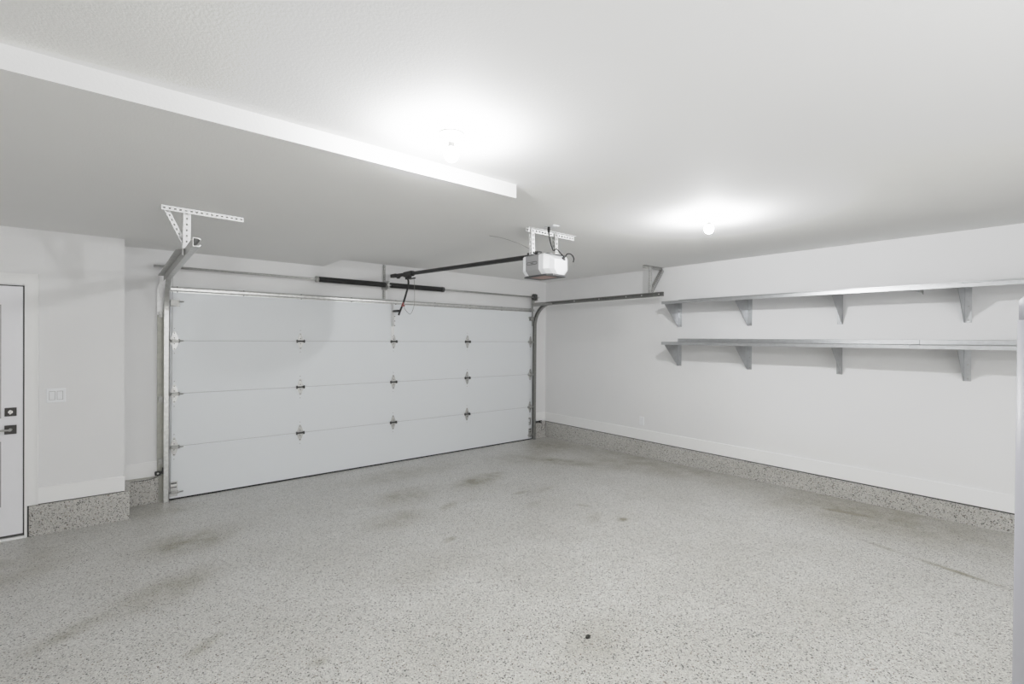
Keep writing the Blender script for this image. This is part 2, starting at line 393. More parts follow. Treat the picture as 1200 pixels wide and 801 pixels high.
# ------------------------------------------------------------------ light switch and wall plate
sw = thing('light_switch', (-0.798, YD, 1.09), 'white double rocker light switch beside the side door', 'light switch')
q = MB(); q.box(-0.858, -0.739, YD - 0.007, YD, 1.087, 1.206, 0.003); q.build('switch_plate', M['white_plastic'], sw)
for x in (-0.822, -0.775):
    q = MB(); q.box(x - 0.0185, x + 0.0185, YD - 0.008, YD - 0.006, 1.110, 1.182); fr = q.build('rocker_frame', M['gap'] if False else M['cord'], sw)
    q = MB(); q.prism([(YD - 0.006, 1.112), (YD - 0.010, 1.112), (YD - 0.014, 1.180), (YD - 0.006, 1.180)], 'x', x - 0.0165, x + 0.0165)
    q.build('rocker', M['white_plastic'], fr)
wp = thing('wall_plate', (XW, -1.906, 0.52), 'small white blank wall plate low on the shelf wall above the baseboard', 'wall plate')
q = MB(); q.box(XW - 0.010, XW, -1.944, -1.874, 0.468, 0.585, 0.003); q.build('cover_plate', M['white_plastic'], wp)
studs('screw', M['galv_pale'], wp, [(XW - 0.010, -1.909, z) for z in (0.498, 0.555)], [(0.004, 0), (0.003, -0.0015)], 'x')

# ------------------------------------------------------------------ garage door
gd = thing('garage_door', (2.44, 0, 0), 'wide white sectional garage door of four flat panels with steel hinges', 'garage door', kind='thing')
W, ZT = 4.8768, 2.1336
zs = [0.012, 0.5334, 1.0668, 1.6002, ZT]
for i in range(4):
    q = MB(); z0, z1 = zs[i] + (0.0015 if i else 0), zs[i + 1] - 0.0015
    q.prism([(0.038, z0), (0.003, z0), (0.0, z0 + 0.004), (0.0, z1 - 0.004), (0.003, z1), (0.038, z1)], 'x', 0.0, W)
    q.build('door_section', M['door_paint'], gd)
for z in zs[1:4]:
    q = MB(); q.box(0.002, W - 0.002, 0.003, 0.034, z - 0.0035, z + 0.0035); q.build('joint_seal', M['door_seam'], gd)
q = MB(); q.prism([(0.037, -0.004), (-0.004, -0.004), (-0.006, 0.008), (0.002, 0.016), (0.036, 0.016)], 'x', 0.0, W); q.build('bottom_seal', M['rubber'], gd)
# end stiles (steel strips at both door ends)
for x0, x1 in ((0.002, 0.072), (W - 0.072, W - 0.002)):
    for i in range(4):
        q = MB(); q.box(x0, x1, -0.0015, 0.0, zs[i] + 0.012, zs[i + 1] - 0.008); q.build('end_stile', M['door_paint'], gd)
# reinforcing strut along the top edge (hat profile)
q = MB(); q.prism([(0.0, 2.088), (-0.004, 2.088), (-0.004, 2.096), (-0.036, 2.100), (-0.042, 2.106), (-0.042, 2.128), (-0.036, 2.134), (-0.006, 2.138), (-0.004, 2.146), (0.0, 2.146)], 'x', 0.004, W - 0.004)
st = q.build('top_strut', M['galv'], gd)
studs('bolt', M['dark_steel'], st, [(0.06 + k * 0.594, -0.004, z) for k in range(9) for z in (2.092, 2.142)], [(0.006, 0), (0.005, -0.004)], 'y', 8)

def hinge(x, z, end=None):
    q = MB()
    for s in (1, -1):
        pts = [(x - 0.034, z + s * 0.004), (x - 0.034, z + s * 0.018), (x - 0.010, z + s * 0.088), (x - 0.004, z + s * 0.094), (x + 0.004, z + s * 0.094), (x + 0.010, z + s * 0.088), (x + 0.034, z + s * 0.018), (x + 0.034, z + s * 0.004)]
        q.prism(pts, 'y', -0.0045, 0.0)
        q.box(x - 0.010, x + 0.010, -0.008, -0.0045, z + s * 0.012, z + s * 0.06, 0.002)
    h = q.build('hinge', M['galv'], gd)
    q = MB()
    q.cyl((x - 0.040, -0.016, z), (x + 0.040, -0.016, z), 0.0095, n=14)
    for s in (-1, 1): q.cyl((x + s * 0.034, -0.016, z), (x + s * 0.044, -0.016, z), 0.0185, n=16)
    q.box(x - 0.033, x + 0.033, -0.016, -0.001, z - 0.008, z + 0.008)
    q.build('knuckle', M['dark_steel'] if end is None else M['galv_dull'], h)
    studs('bolt', M['dark_steel'], h, [(x, -0.0045 if dz > 0.07 else -0.008, z + s * dz) for s in (1, -1) for dz in (0.030, 0.078)], [(0.0050, 0), (0.0050, -0.003), (0.003, -0.005)], 'y', 8)
    if end is not None:
        roller(x, z, end, h)
    return h
def roller(x, z, end, par):
    xt = -0.028 if end < 0 else W + 0.012
    q = MB(); y = -0.032
    q.cyl((x - end * 0.075, y, z), (xt, y, z), 0.0055, n=10)
    q.box(x - 0.026, x + 0.034, y - 0.010, -0.004, z - 0.014, z + 0.012, 0.003)
    q.cyl((xt - end * 0.006, y, z), (xt + end * 0.006, y, z), 0.021, n=18)
    q.build('roller', M['galv_dull'], par)
for z in zs[1:4]:
    for x, e in ((0.037, -1), (1.242, None), (2.410, None), (3.582, None), (4.822, 1)): hinge(x, z, e)
# punched screw holes above and below the end hinges
studs('screw', M['galv_dull'], gd, [(x, -0.0001 if 0.1 < x < 4.8 else -0.0016, z + dz) for z in zs[1:4] for x in (0.037, 1.242, 2.41, 3.582, 4.822) for dz in (-0.125, 0.125)], [(0.0045, 0.0), (0.0045, -0.001)], 'y', 8)
# top roller brackets, bottom brackets
for x, e in ((0.037, -1), (4.83, 1)):
    q = MB(); q.box(x - 0.036, x + 0.045, -0.005, 0.0, 1.945, 2.012); q.box(x - 0.036, x + 0.040, -0.050, -0.005, 1.998, 2.010); q.box(x - 0.034, x + 0.028, -0.050, -0.044, 1.955, 2.0)
    tb = q.build('top_bracket', M['galv_dull'], gd); roller(x, 1.995, e, tb)
    q = MB(); q.box(x - 0.034, x + 0.030, -0.006, 0.0, 0.035, 0.185); q.box(x - 0.030, x + 0.024, -0.024, -0.006, 0.060, 0.075); q.box(x - 0.030, x + 0.024, -0.024, -0.006, 0.135, 0.150)
    bb = q.build('bottom_bracket', M['galv'], gd); roller(x, 0.080, e, bb)
    for z0, z1 in ((0.122, 0.132), (0.160, 0.172)):
        q = MB(); q.box(x - 0.026, x + 0.022, -0.008, -0.006, z0, z1); q.build('bracket_plate', M['dark_steel'], bb)
q = MB()   # cable clips low on the right edge
for z in (0.245, 0.275, 0.335, 0.352): q.box(4.800, 4.838, -0.02, -0.001, z, z + 0.012)
q.box(4.823, 4.838, -0.018, -0.001, 0.245, 0.36); q.build('cable_clip', M['galv_dull'], gd)
# opener attachment: vertical punched bracket in the middle of the top section
q = MB(); q.strap((2.396, -0.004, 1.62), (2.396, -0.004, 2.135), (1, 0, 0), 0.040, th=0.003)
q.strap((2.378, -0.022, 1.80), (2.378, -0.022, 2.13), (0, 1, 0), 0.036, th=0.003)
q.box(2.402, 2.420, -0.022, -0.004, 1.80, 1.94); ob = q.build('opener_bracket', M['galv_pale'], gd)
studs('bolt', M['dark_steel'], ob, [(2.414, -0.022, z) for z in (1.81, 1.87, 1.93)], [(0.006, 0), (0.005, -0.006)], 'y', 8)

# ------------------------------------------------------------------ door tracks
def track(side, label):
    """side -1: left, +1: right; the rollers run in a C channel open towards the door"""
    xc = -0.028 if side < 0 else 4.884
    t = thing('door_track', (xc, -0.03, 0.0), label, 'garage door track', 'tracks of the garage door')
    s = side
    # channel profile in (along-x, depth) with thickness; web outside, lips curled towards the door
    def prof():
        w, d, th = 0.026, 0.027, 0.0035      # half depth in plane, half width
        o = [(s * 0.022, -d), (s * 0.022, d), (-s * 0.014, d), (-s * 0.022, d * 0.62), (-s * 0.018, d * 0.50), (-s * 0.010, d - th * 1.6),
             (s * 0.022 - s * th, d - th), (s * 0.022 - s * th, -d + th), (-s * 0.010, -d + th * 1.6), (-s * 0.018, -d * 0.50), (-s * 0.022, -d * 0.62), (-s * 0.014, -d)]
        return o
    R = 0.36; yv = -0.032; zt = 2.215; zb = zt - R
    path = [(xc, yv, 0.002), (xc, yv, zb)]
    for i in range(1, 13):
        a = i / 12 * pi / 2; path.append((xc, yv - R + R * cos(a), zb + R * sin(a)))
    yend = -2.43 if s > 0 else -2.36
    path.append((xc, yend, zt + 0.012))
    q = MB()
    # sweep frame: side direction is x, second direction follows the bend
    P = [Vector(p) for p in path]; pr = prof(); rings = []
    for i, p in enumerate(P):
        tg = (P[min(i + 1, len(P) - 1)] - P[max(i - 1, 0)]).normalized()
        if i == 1: tg = Vector((0, 0, 1))
        nx = Vector((1, 0, 0)); nn = nx.cross(tg)
        rings.append([q.bm.verts.new(p + nx * a + nn * b_) for a, b_ in pr])
    n = len(pr)
    for A, B in zip(rings, rings[1:]):
        for i in range(n): q.bm.faces.new((A[i], A[(i + 1) % n], B[(i + 1) % n], B[i]))
    q.bm.faces.new(rings[0]); q.bm.faces.new(rings[-1][::-1])
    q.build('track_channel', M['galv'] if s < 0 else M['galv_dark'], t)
    # reinforcing angle riveted along the start of the horizontal run
    q = MB(); xo = xc + s * 0.0235; ye = -1.90 if s < 0 else -0.42
    if s < 0:
        q.box(xo - 0.004, xo, ye, -0.03, zt - 0.022, zt + 0.034)
        q.prism([(xo, -0.03), (xo - 0.046, -0.03), (xo - 0.046, ye + 0.06), (xo - 0.03, ye), (xo, ye)], 'z', zt + 0.026, zt + 0.030)
    else:
        q.box(min(xo, xo + s * 0.004), max(xo, xo + s * 0.004), ye, 0.02, zt - 0.030, zt + 0.030)
    q.build('track_angle', M['galv_dull'], t)
    # full-height mounting angle on the wall and flag bracket above it
    q = MB(); x0 = xc + s * 0.0225
    a, b_ = sorted((x0, x0 + s * 0.050)); q.box(a, b_, 0.022, 0.036, 0.10 if s > 0 else 0.02, 1.97)
    a, b_ = sorted((x0, x0 + s * 0.004)); q.box(a, b_, -0.045, 0.036, 0.10, 1.90)
    q.build('mounting_angle', M['olive'] if s < 0 else M['trim'], t)
    q = MB(); a, b_ = sorted((x0 + s * 0.002, x0 + s * 0.055))
    if s < 0: q.prism([(a, 1.86), (b_, 1.84), (b_, 2.30), (a + 0.02, 2.30), (a + 0.02, 2.18), (a, 2.10)], 'y', 0.014, 0.022)
    else:
        q.prism([(4.848, 1.86), (4.868, 1.86), (4.872, 2.20), (4.905, 2.24), (4.905, 2.31), (4.848, 2.31)], 'y', -0.008, 0.0)
        q.box(4.865, 4.871, -0.46, -0.006, 2.185, 2.218)
    q.build('flag_bracket', M['galv_pale'] if s < 0 else M['galv_dull'], t)
    for z in ((0.40, 1.02, 1.86) if s < 0 else (0.78,)):
        q = MB(); a, b_ = sorted((x0 - s * 0.002, x0 + s * 0.040)); q.box(a, b_, -0.004, 0.022, z - 0.028, z + 0.028)
        q.box(min(x0, x0 + s * .006), max(x0, x0 + s * .006), -0.045, 0.0, z - 0.022, z + 0.022)
        q.cyl((x0 + s * 0.024, -0.004, z), (x0 + s * 0.024, -0.024, z), 0.009, n=8); q.build('wall_bracket', M['galv_dull'], t)
    studs('rivet', M['galv_pale'], t, [(xc + s * 0.018, y, zt + 0.004 + 0.0045 * -y) for y in ((-0.6, -1.1, -1.6, -2.28) if s < 0 else (-0.9, -1.38, -1.85, -2.10, -2.36))], [(0.009, 0.0), (0.008, -0.004 * s)], 'x')
    return t
track(-1, 'galvanised garage door track left of the door, its curve running towards the viewer')
track(1, 'galvanised garage door track right of the door, curving along the shelf wall')

h = thing('track_hanger', (-0.03, -1.95, 2.51), 'pale punched-steel hanger holding the left door track under the low ceiling', 'track hanger', 'hangers of the door tracks')
q = MB(); q.angle((-0.186, -1.985, 2.5095), (0.300, -1.945, 2.5095), (0, 1, 0), (0, 0, -1), w=0.032); q.build('ceiling_angle', M['galv_pale'], h)
q = MB(); q.angle((-0.062, -1.93, 2.508), (-0.062, -1.88, 2.205), (1, 0.05, 0), (0, -1, 0), w=0.046, pitch=0.036); q.build('hanging_strap', M['galv_pale'], h)
q = MB(); q.angle((-0.172, -1.93, 2.498), (-0.062, -1.89, 2.27), (1, 0, 0.3), (0, -1, 0), w=0.030); q.build('diagonal_brace', M['galv_pale'], h)
studs('bolt', M['galv'], h, [(-0.16, -1.965, 2.508), (-0.03, -1.955, 2.508)], [(0.012, 0.0), (0.010, -0.008)], 'z', 8)

h = thing('track_hanger', (4.93, -2.21, 2.6), 'grey punched-steel hanger holding the right door track beside the shelf wall', 'track hanger', 'hangers of the door tracks')
q = MB(); q.angle((4.785, -2.20, 2.604), (5.203, -2.205, 2.604), (0, -1, 0), (0, 0, -1), w=0.034); q.build('ceiling_angle', M['galv_dull'], h)
q = MB(); q.angle((4.912, -2.226, 2.60), (4.912, -2.226, 2.20), (1, 0, 0), (0, 1, 0), w=0.034); q.build('hanging_strap', M['galv'], h)
q = MB(); q.angle((5.175, -2.232, 2.585), (4.925, -2.232, 2.275), (1, 0, -0.8), (0, 1, 0), w=0.040); q.build('diagonal_brace', M['galv_dull'], h)

# ------------------------------------------------------------------ torsion spring assembly above the door
ZS, YSH = 2.328, -0.085
ts = thing('torsion_spring_shaft', (2.28, YSH, ZS), 'steel shaft with black torsion springs above the garage door', 'torsion spring')
q = MB(); q.cyl((-0.137, YSH, ZS), (4.93, YSH, ZS), 0.0127, n=16); q.build('shaft', M['galv'], ts)
def spring(x0, x1):
    q = MB(); q.cyl((x0, YSH, ZS), (x1, YSH, ZS), 0.0295, n=20, caps=False)
    turns = int((x1 - x0) / 0.0125); n = turns * 14; r, wr = 0.0295, 0.0050; rings = []
    for i in range(n + 1):
        a = 2 * pi * i / 14; x = x0 + (x1 - x0) * i / n
        e = Vector((0, cos(a), sin(a))); c_ = Vector((x, YSH, ZS))
        rings.append([q.bm.verts.new(c_ + e * (r + wr * cos(b_)) + Vector((wr * sin(b_), 0, 0))) for b_ in (-pi / 2, -pi / 4, 0, pi / 4, pi / 2)])
    for A, B in zip(rings, rings[1:]):
        for k in range(4): q.bm.faces.new((A[k], A[k + 1], B[k + 1], B[k])).smooth = True
    return q.build('spring', M['black'], ts)
spring(1.42, 2.250); spring(2.318, 3.085)
for x, s_ in ((1.395, -1), (3.108, 1)):
    q = MB(); q.lathe([(0.036, -0.02), (0.036, 0.012), (0.026, 0.014), (0.022, 0.020)] if s_ > 0 else [(0.022, -0.020), (0.026, -0.014), (0.036, -0.012), (0.036, 0.02)], (x, YSH, ZS), axis='x', n=18)
    q.build('winding_cone', M['dark_steel'] if s_ > 0 else M['galv_dull'], ts)
q = MB(); q.box(2.258, 2.272, YSH - 0.045, YW - 0.03, ZS - 0.012, ZS + 0.012)
q.box(2.276, 2.292, YSH - 0.040, YSH + 0.040, ZS - 0.045, ZS + 0.050, 0.004); q.box(2.25, 2.318, 0.0, YW - 0.012, ZS - 0.055, ZS + 0.04, 0.003)
q.box(2.280, 2.290, YSH, YW - 0.01, ZS - 0.05, ZS - 0.03)
q.build('centre_bearing', M['galv_dull'], ts)
q = MB(); q.angle((2.272, YW - 0.006, 2.155), (2.272, YW - 0.006, 2.596), (1, 0, 0), (0, -1, 0), w=0.036); q.build('centre_bracket', M['galv_dull'], ts)
for s_, x in ((-1, 0.02), (1, 4.825)):
    q = MB(); q.lathe([(0.030, -0.022), (0.052, -0.018), (0.052, -0.012), (0.043, -0.008), (0.043, 0.012), (0.054, 0.016), (0.054, 0.022), (0.028, 0.026)], (x, YSH, ZS), axis='x', n=24)
    q.build('cable_drum', M['dark_steel'], ts)
    xe = x + s_ * 0.040
    q = MB(); q.box(xe - 0.003, xe + 0.003, YSH - 0.04, 0.02, ZS - 0.06, ZS + 0.045, 0.002)
    q.lathe([(0.026, -0.010), (0.026, 0.010)], (xe, YSH, ZS), axis='x', n=18); q.build('end_bearing', M['galv_dull'], ts)
    xc_ = 0.0 if s_ < 0 else 4.862
    q = MB(); q.cyl((x, YSH + 0.047, ZS), (0.006 if s_ < 0 else 4.868, -0.024, 0.10), 0.0016, n=6); q.build('lift_cable', M['galv_dull'], ts)

# ------------------------------------------------------------------ garage door opener
op = thing('door_opener', (2.50, -2.80, 2.19), 'white and grey garage door opener hanging from the ceiling on its black rail', 'garage door opener')
r0, r1 = Vector((2.402, -0.02, 2.462)), Vector((2.496, -2.66, 2.392))
q = MB(); q.sweep([r0, r1], [(-0.018, -0.010), (-0.018, 0.010), (-0.008, 0.021), (0.008, 0.021), (0.018, 0.010), (0.018, -0.010), (0.009, -0.021), (-0.009, -0.021)], smooth=False)
rail = q.build('rail', M['black'], op)
q = MB(); q.box(2.375, 2.428, -0.10, YW - 0.001, 2.440, 2.484, 0.004); q.box(2.386, 2.418, -0.19, -0.09, 2.430, 2.445); q.box(2.388, 2.416, -0.17, -0.12, 2.416, 2.432, 0.003)
q.build('header_bracket', M['black_plastic'], rail)
def on_rail(y):
    t = (y - r0.y) / (r1.y - r0.y); return r0 + (r1 - r0) * t
tp = on_rail(-0.40)
q = MB(); q.box(tp.x - 0.028, tp.x + 0.028, tp.y - 0.11, tp.y + 0.10, tp.z - 0.034, tp.z + 0.030, 0.008); q.box(tp.x - 0.020, tp.x + 0.020, tp.y - 0.05, tp.y + 0.06, tp.z - 0.068, tp.z - 0.03, 0.006)
q.box(tp.x - 0.012, tp.x + 0.012, tp.y - 0.17, tp.y - 0.04, tp.z - 0.075, tp.z - 0.058, 0.004)
tr = q.build('trolley', M['black_plastic'], op)
arm = [(tp.x, tp.y + 0.02, tp.z - 0.05), (tp.x + 0.006, tp.y + 0.012, tp.z - 0.11), (tp.x + 0.010, tp.y + 0.05, tp.z - 0.19), (2.432, -0.235, 2.105), (2.424, -0.15, 1.99), (2.418, -0.130, 1.945)]
q = MB(); q.tube(arm, 0.0125, n=8); a_ = q.build('door_arm', M['black'], op)
q = MB(); q.box(2.384, 2.430, -0.165, -0.022, 1.985, 2.012, 0.004); q.cyl((2.376, -0.03, 2.0), (2.436, -0.03, 2.0), 0.007, n=10); q.build('arm_link', M['black'], a_)
# emergency release
q = MB(); hx, hy, hz = 2.412, -0.262, 2.062
q.box(hx - 0.010, hx + 0.010, hy - 0.035, hy + 0.035, hz - 0.012, hz + 0.008, 0.005); q.box(hx - 0.008, hx + 0.008, hy - 0.010, hy + 0.010, hz, hz + 0.040, 0.004)
q.build('release_handle', M['red'], op)
q = MB(); q.tube([(tp.x, tp.y - 0.15, tp.z - 0.07), (tp.x + 0.002, tp.y - 0.155, 2.25), (tp.x + 0.002, tp.y - 0.155, 2.08), (tp.x + 0.006, -0.50, 1.985), (tp.x + 0.008, -0.43, 1.948), (tp.x + 0.01, -0.36, 1.972), (hx, hy - 0.045, 2.02), (hx, hy, hz + 0.03)], 0.0024, n=6)
q.build('release_cord', M['cord'], op)
# motor head: chamfered in plan, bevelled towards the underside
HX0, HX1, HY0, HY1, HZ0, HZ1 = 2.362, 2.646, -2.990, -2.622, 2.190, 2.372
def loft(name, ya, yb, m, cha=0.0, chb=0.0, grow=0.0):
    """slice of the head from ya to yb (ya>yb); cha / chb chamfer the corners at the ya / yb end"""
    secs = []
    def sec(y, ins, dr=0.0):
        x0, x1 = HX0 - grow + ins, HX1 + grow - ins
        return [(x0, y, HZ1 - 0.012 - dr), (x0 + 0.012, y, HZ1 - dr), (x1 - 0.012, y, HZ1 - dr), (x1, y, HZ1 - 0.012 - dr), (x1, y, HZ0 + 0.052), (x1 - 0.040, y, HZ0 + 0.008), (x0 + 0.040, y, HZ0 + 0.008), (x0, y, HZ0 + 0.052)]
    if cha: secs += [sec(ya, cha), sec(ya - cha * 0.35, cha * 0.45), sec(ya - cha * 0.9, 0)]
    else: secs += [sec(ya, 0)]
    if chb: secs += [sec(yb + chb * 0.9, 0), sec(yb + chb * 0.35, chb * 0.45, 0.024), sec(yb, chb, 0.046)]
    else: secs += [sec(yb, 0)]
    q = MB(); R_ = [[q.bm.verts.new(v) for v in s_] for s_ in secs]; n = 8
    for A, B in zip(R_, R_[1:]):
        for i in range(n): q.bm.faces.new((A[i], A[(i + 1) % n], B[(i + 1) % n], B[i]))
    q.bm.faces.new(R_[0]); q.bm.faces.new(R_[-1][::-1])
    return q.build(name, m, op)
loft('light_lens', HY1, -2.706, M['lens'], cha=0.050)
body = loft('motor_housing', -2.706, -2.868, M['grey_plastic'], grow=0.003)
loft('light_lens', -2.868, HY0, M['lens'], chb=0.070)
q = MB(); q.prism([(HX0 + 0.045, HY1 - 0.01), (HX1 - 0.045, HY1 - 0.01), (HX1 - 0.03, HY1 - 0.05), (HX1 - 0.03, HY0 + 0.06), (HX1 - 0.065, HY0 + 0.01), (HX0 + 0.065, HY0 + 0.01), (HX0 + 0.03, HY0 + 0.06), (HX0 + 0.03, HY1 - 0.05)], 'z', HZ0 - 0.004, HZ0 + 0.010)
bc = q.build('bottom_cover', M['dark_plastic'], op)
q = MB(); q.box(HX0 + 0.040, HX1 - 0.10, -2.90, -2.72, HZ0 - 0.006, HZ0 - 0.003); q.build('glow_patch', M['warm_glow'], bc)  # coloured patch painting the reddish glow under the opener, not a real part
# oval emblem outline with a broken centre bar on the grey side
q = MB(); yc, zc, a, r = -2.787, 2.300, 0.052, 0.011; xe = HX0 - 0.0045
pts = []
for i in range(9): t = -pi / 2 + pi * i / 8; pts.append((yc + a + r * cos(t), zc + r * sin(t)))
for i in range(9): t = pi / 2 + pi * i / 8; pts.append((yc - a + r * cos(t), zc + r * sin(t)))
n = len(pts)
for i in range(n):
    (ya, za), (yb, zb) = pts[i], pts[(i + 1) % n]
    q.cyl((xe, ya, za), (xe, yb, zb), 0.0022, n=6)
q.box(xe - 0.001, xe + 0.001, yc - 0.020, yc + 0.016, zc - 0.0025, zc + 0.0025)
q.build('emblem', M['dark_plastic'], body)
# top plate, clamps and straps
q = MB(); q.box(2.40, 2.61, -2.94, -2.68, HZ1, HZ1 + 0.006); q.box(2.385, 2.44, -2.83, -2.69, HZ1 + 0.004, HZ1 + 0.034, 0.004); q.box(2.44, 2.60, -2.80, -2.72, HZ1 + 0.004, HZ1 + 0.026, 0.003)
q.box(2.362, 2.655, -2.806, -2.776, HZ1 + 0.012, HZ1 + 0.018)
q.build('mounting_plate', M['dark_steel'], op)
q = MB(); q.box(2.44, 2.60, -2.925, -2.86, HZ1 + 0.001, HZ1 + 0.012, 0.002); q.build('top_panel', M['galv_pale'], op)
for x, m in ((2.352, 'galv_pale'), (2.635, 'galv')):
    q = MB(); q.angle((x, -2.795, HZ1 + 0.004), (x, -2.785, 2.600), (1, 0, 0), (0, 1, 0), w=0.034, pitch=0.034, hole=0.013); q.build('hanging_strap', M[m], op)
q = MB(); q.angle((2.30, -2.772, 2.604), (2.895, -2.772, 2.604), (0, -1, 0), (0, 0, -1), w=0.034, pitch=0.034, hole=0.013); q.build('ceiling_angle', M['galv_pale'], op)
q = MB(); q.lathe([(0.010, 0.0), (0.013, -0.020), (0.010, -0.040), (0.005, -0.055)], (2.420, -2.93, 2.598), n=12); q.build('plug', M['rubber'], op)
q = MB(); q.tube([(2.42, -2.93, 2.55), (2.424, -2.94, 2.49), (2.445, -2.945, 2.425), (2.462, -2.95, 2.398), (2.49, -2.955, 2.415), (2.535, -2.975, 2.372), (2.560, -2.985, 2.352), (2.575, -2.998, 2.378), (2.615, -3.005, 2.380), (2.652, -3.003, 2.352), (2.660, -2.99, 2.318)], 0.0052, n=8)
q.build('power_cord', M['rubber'], op)
q = MB(); q.lathe([(0.014, 0.0), (0.014, -0.010), (0.008, -0.016)], (2.545, HY0 + 0.012, 2.338), axis='y', n=12); q.box(2.533, 2.560, HY0 - 0.003, HY0 + 0.014, 2.322, 2.334); q.build('cord_socket', M['black_plastic'], op)
q = MB(); q.tube([(2.50, -2.79, HZ1 + 0.02), (2.43, -2.70, 2.44), (2.36, -2.60, 2.50), (2.30, -2.45, 2.562), (2.26, -2.30, 2.603)], 0.0016, n=6)
q.build('control_wire', M['cord'], op)

oc = thing('ceiling_outlet', (2.436, -2.945, ZC), 'white ceiling outlet plate above the opener where its cord plugs in', 'outlet')
q = MB(); q.box(2.405, 2.477, -3.000, -2.885, ZC - 0.007, ZC, 0.002); q.build('cover_plate', M['white_plastic'], oc)
q = MB(); q.lathe([(0.0165, 0.0), (0.0165, -0.003)], (2.440, -2.966, ZC - 0.007), n=16); q.build('socket', M['white_plastic'], oc)

# ------------------------------------------------------------------ photo eyes low beside the door
def photo_eye(side, label):
    if side < 0: x0, x1, y, z, xb = -0.122, -0.045, -0.035, 0.302, -0.045
    else: x0, x1, y, z, xb = 4.918, 5.055, -0.035, 0.283, 4.918
    t = thing('safety_sensor', ((x0 + x1) / 2, y, z), label, 'sensor', 'safety sensors at the foot of the door tracks')
    q = MB(); q.box(x0, x1, y - 0.010, y + 0.003, z - 0.014, z + 0.012, 0.003)
    if side < 0: q.box(-0.062, -0.052, y - 0.012, y + 0.02, z - 0.02, z + 0.045, 0.002)
    else: q.box(4.909, 4.920, y - 0.012, y + 0.02, z - 0.025, z + 0.035, 0.002)
    q.build('bracket_arm', M['black'], t)
    q = MB(); xm = x0 + 0.022 if side < 0 else x1 - 0.040
    q.box(xm - 0.020, xm + 0.026, y - 0.034, y - 0.004, z - 0.022, z + 0.018, 0.005); e = q.build('eye_housing', M['black_plastic'], t)
    q = MB(); q.lathe([(0.009, 0.0), (0.008, -0.004)], (xm + 0.003, y - 0.034, z - 0.001), axis='y', n=14); q.build('lens', M['galv_dull'], e)
photo_eye(-1, 'black safety sensor on the left track just above the curb')
photo_eye(1, 'black safety sensor on the right track just above the curb')
q = MB(); q.tube([(5.055, -0.012, 0.265), (5.10, -0.010, 0.205), (5.07, -0.010, 0.15), (5.12, -0.010, 0.125), (5.16, -0.012, 0.17), (5.178, -0.014, 0.235), (5.176, -0.012, 0.262)], 0.0032, n=6)
tag(q.build('sensor_wire', M['dark_plastic']), 'thin dark wire looped on the curb in the corner beside the right sensor', 'wire')
q = MB(); q.tube([(-0.30, -0.003, 0.242), (-0.22, -0.004, 0.236), (-0.15, -0.004, 0.240), (-0.10, -0.02, 0.262), (-0.095, -0.04, 0.285)], 0.0028, n=6)
tag(q.build('sensor_wire', M['dark_plastic']), 'thin dark wire along the top of the curb beside the left sensor', 'wire')

# ------------------------------------------------------------------ wall shelves
XF = 4.823
def shelf(y0, y1, zf, label, group, brackets, clip=False):
    """y0 far end, y1 near end; zf underside of the front lip"""
    t = thing('wall_shelf', (XW, (y0 + y1) / 2, zf), label, 'shelf', group)
    zt = zf + 0.036
    q = MB()
    q.prism([(XF, zf), (XF, zt - 0.004), (XF + 0.004, zt), (XW - 0.001, zt), (XW - 0.001, zt - 0.003), (XF + 0.004, zt - 0.004), (XF + 0.004, zf + 0.003), (XF + 0.018, zf + 0.003), (XF + 0.018, zf)], 'y', y1, y0)
    b_ = q.build('shelf_board', M['stainless'], t)
    q = MB(); q.box(XW - 0.010, XW - 0.0015, y1, y0, zt, zt + 0.042, 0.002); q.build('back_lip', M['stainless'], t)
    for e in (y0, y1):
        s_ = -1 if e == y0 else 1
        q = MB(); a, c_ = sorted((e + s_ * 0.001, e + s_ * 0.004)); q.box(XF + 0.001, XW - 0.002, a, c_, zf + 0.006, zt); q.build('end_return', M['stainless'], t)
    for yb, s_ in brackets:
        # gusset plate with a flange on the wall and one under the board
        q = MB(); ztop = zt - 0.006; zlow = zf - 0.272; xa, xb = XF + 0.066, XW - 0.001
        q.prism([(xa, ztop), (xb, ztop), (xb, zlow), (xb - 0.012, zlow), (xa, ztop - 0.030)], 'y', yb - 0.0015, yb + 0.0015)
        a, c_ = sorted((yb, yb + s_ * 0.047))
        q.box(xb - 0.003, xb, a, c_, zlow, ztop); q.box(xa, xb, a, c_, ztop - 0.003, ztop)
        q.cyl((xb - 0.003, yb, zlow), (xb - 0.003, yb, ztop), 0.0032, n=8)
        br = q.build('bracket', M['bracket'], t)
        studs('bolt', M['galv_dull'], br, [(xb - 0.003, yb + s_ * 0.026, z) for z in (zlow + 0.02, zlow + 0.14)], [(0.006, 0.0), (0.005, -0.004)], 'x', 8)
    if clip:
        q = MB(); q.prism([(XF + 0.02, zf + 0.004), (XF + 0.16, zf + 0.004), (XF + 0.16, zf - 0.030)], 'y', y0 - 0.060, y0 - 0.056); q.build('joint_clip', M['galv_dull'], t)
    return t
ya, yj, yn = -2.452, -4.876, -7.31
shelf(ya, yj, 2.092, 'upper steel shelf on the right wall, the length starting near the door track', 'steel shelves on the right wall', ((-2.455, -1), (-3.341, -1), (-4.275, 1)))
shelf(yj - 0.0008, yn, 2.089, 'upper steel shelf on the right wall, the length running out of the picture', 'steel shelves on the right wall', ((-5.170, -1), (-6.1, -1), (-7.0, 1)), True)
shelf(ya, yj, 1.590, 'lower steel shelf on the right wall, the length starting near the door track', 'steel shelves on the right wall', ((-2.455, -1), (-3.341, -1), (-4.275, 1)))
shelf(yj - 0.0008, yn, 1.589, 'lower steel shelf on the right wall, the length running out of the picture', 'steel shelves on the right wall', ((-5.170, -1), (-6.1, -1), (-7.0, 1)))

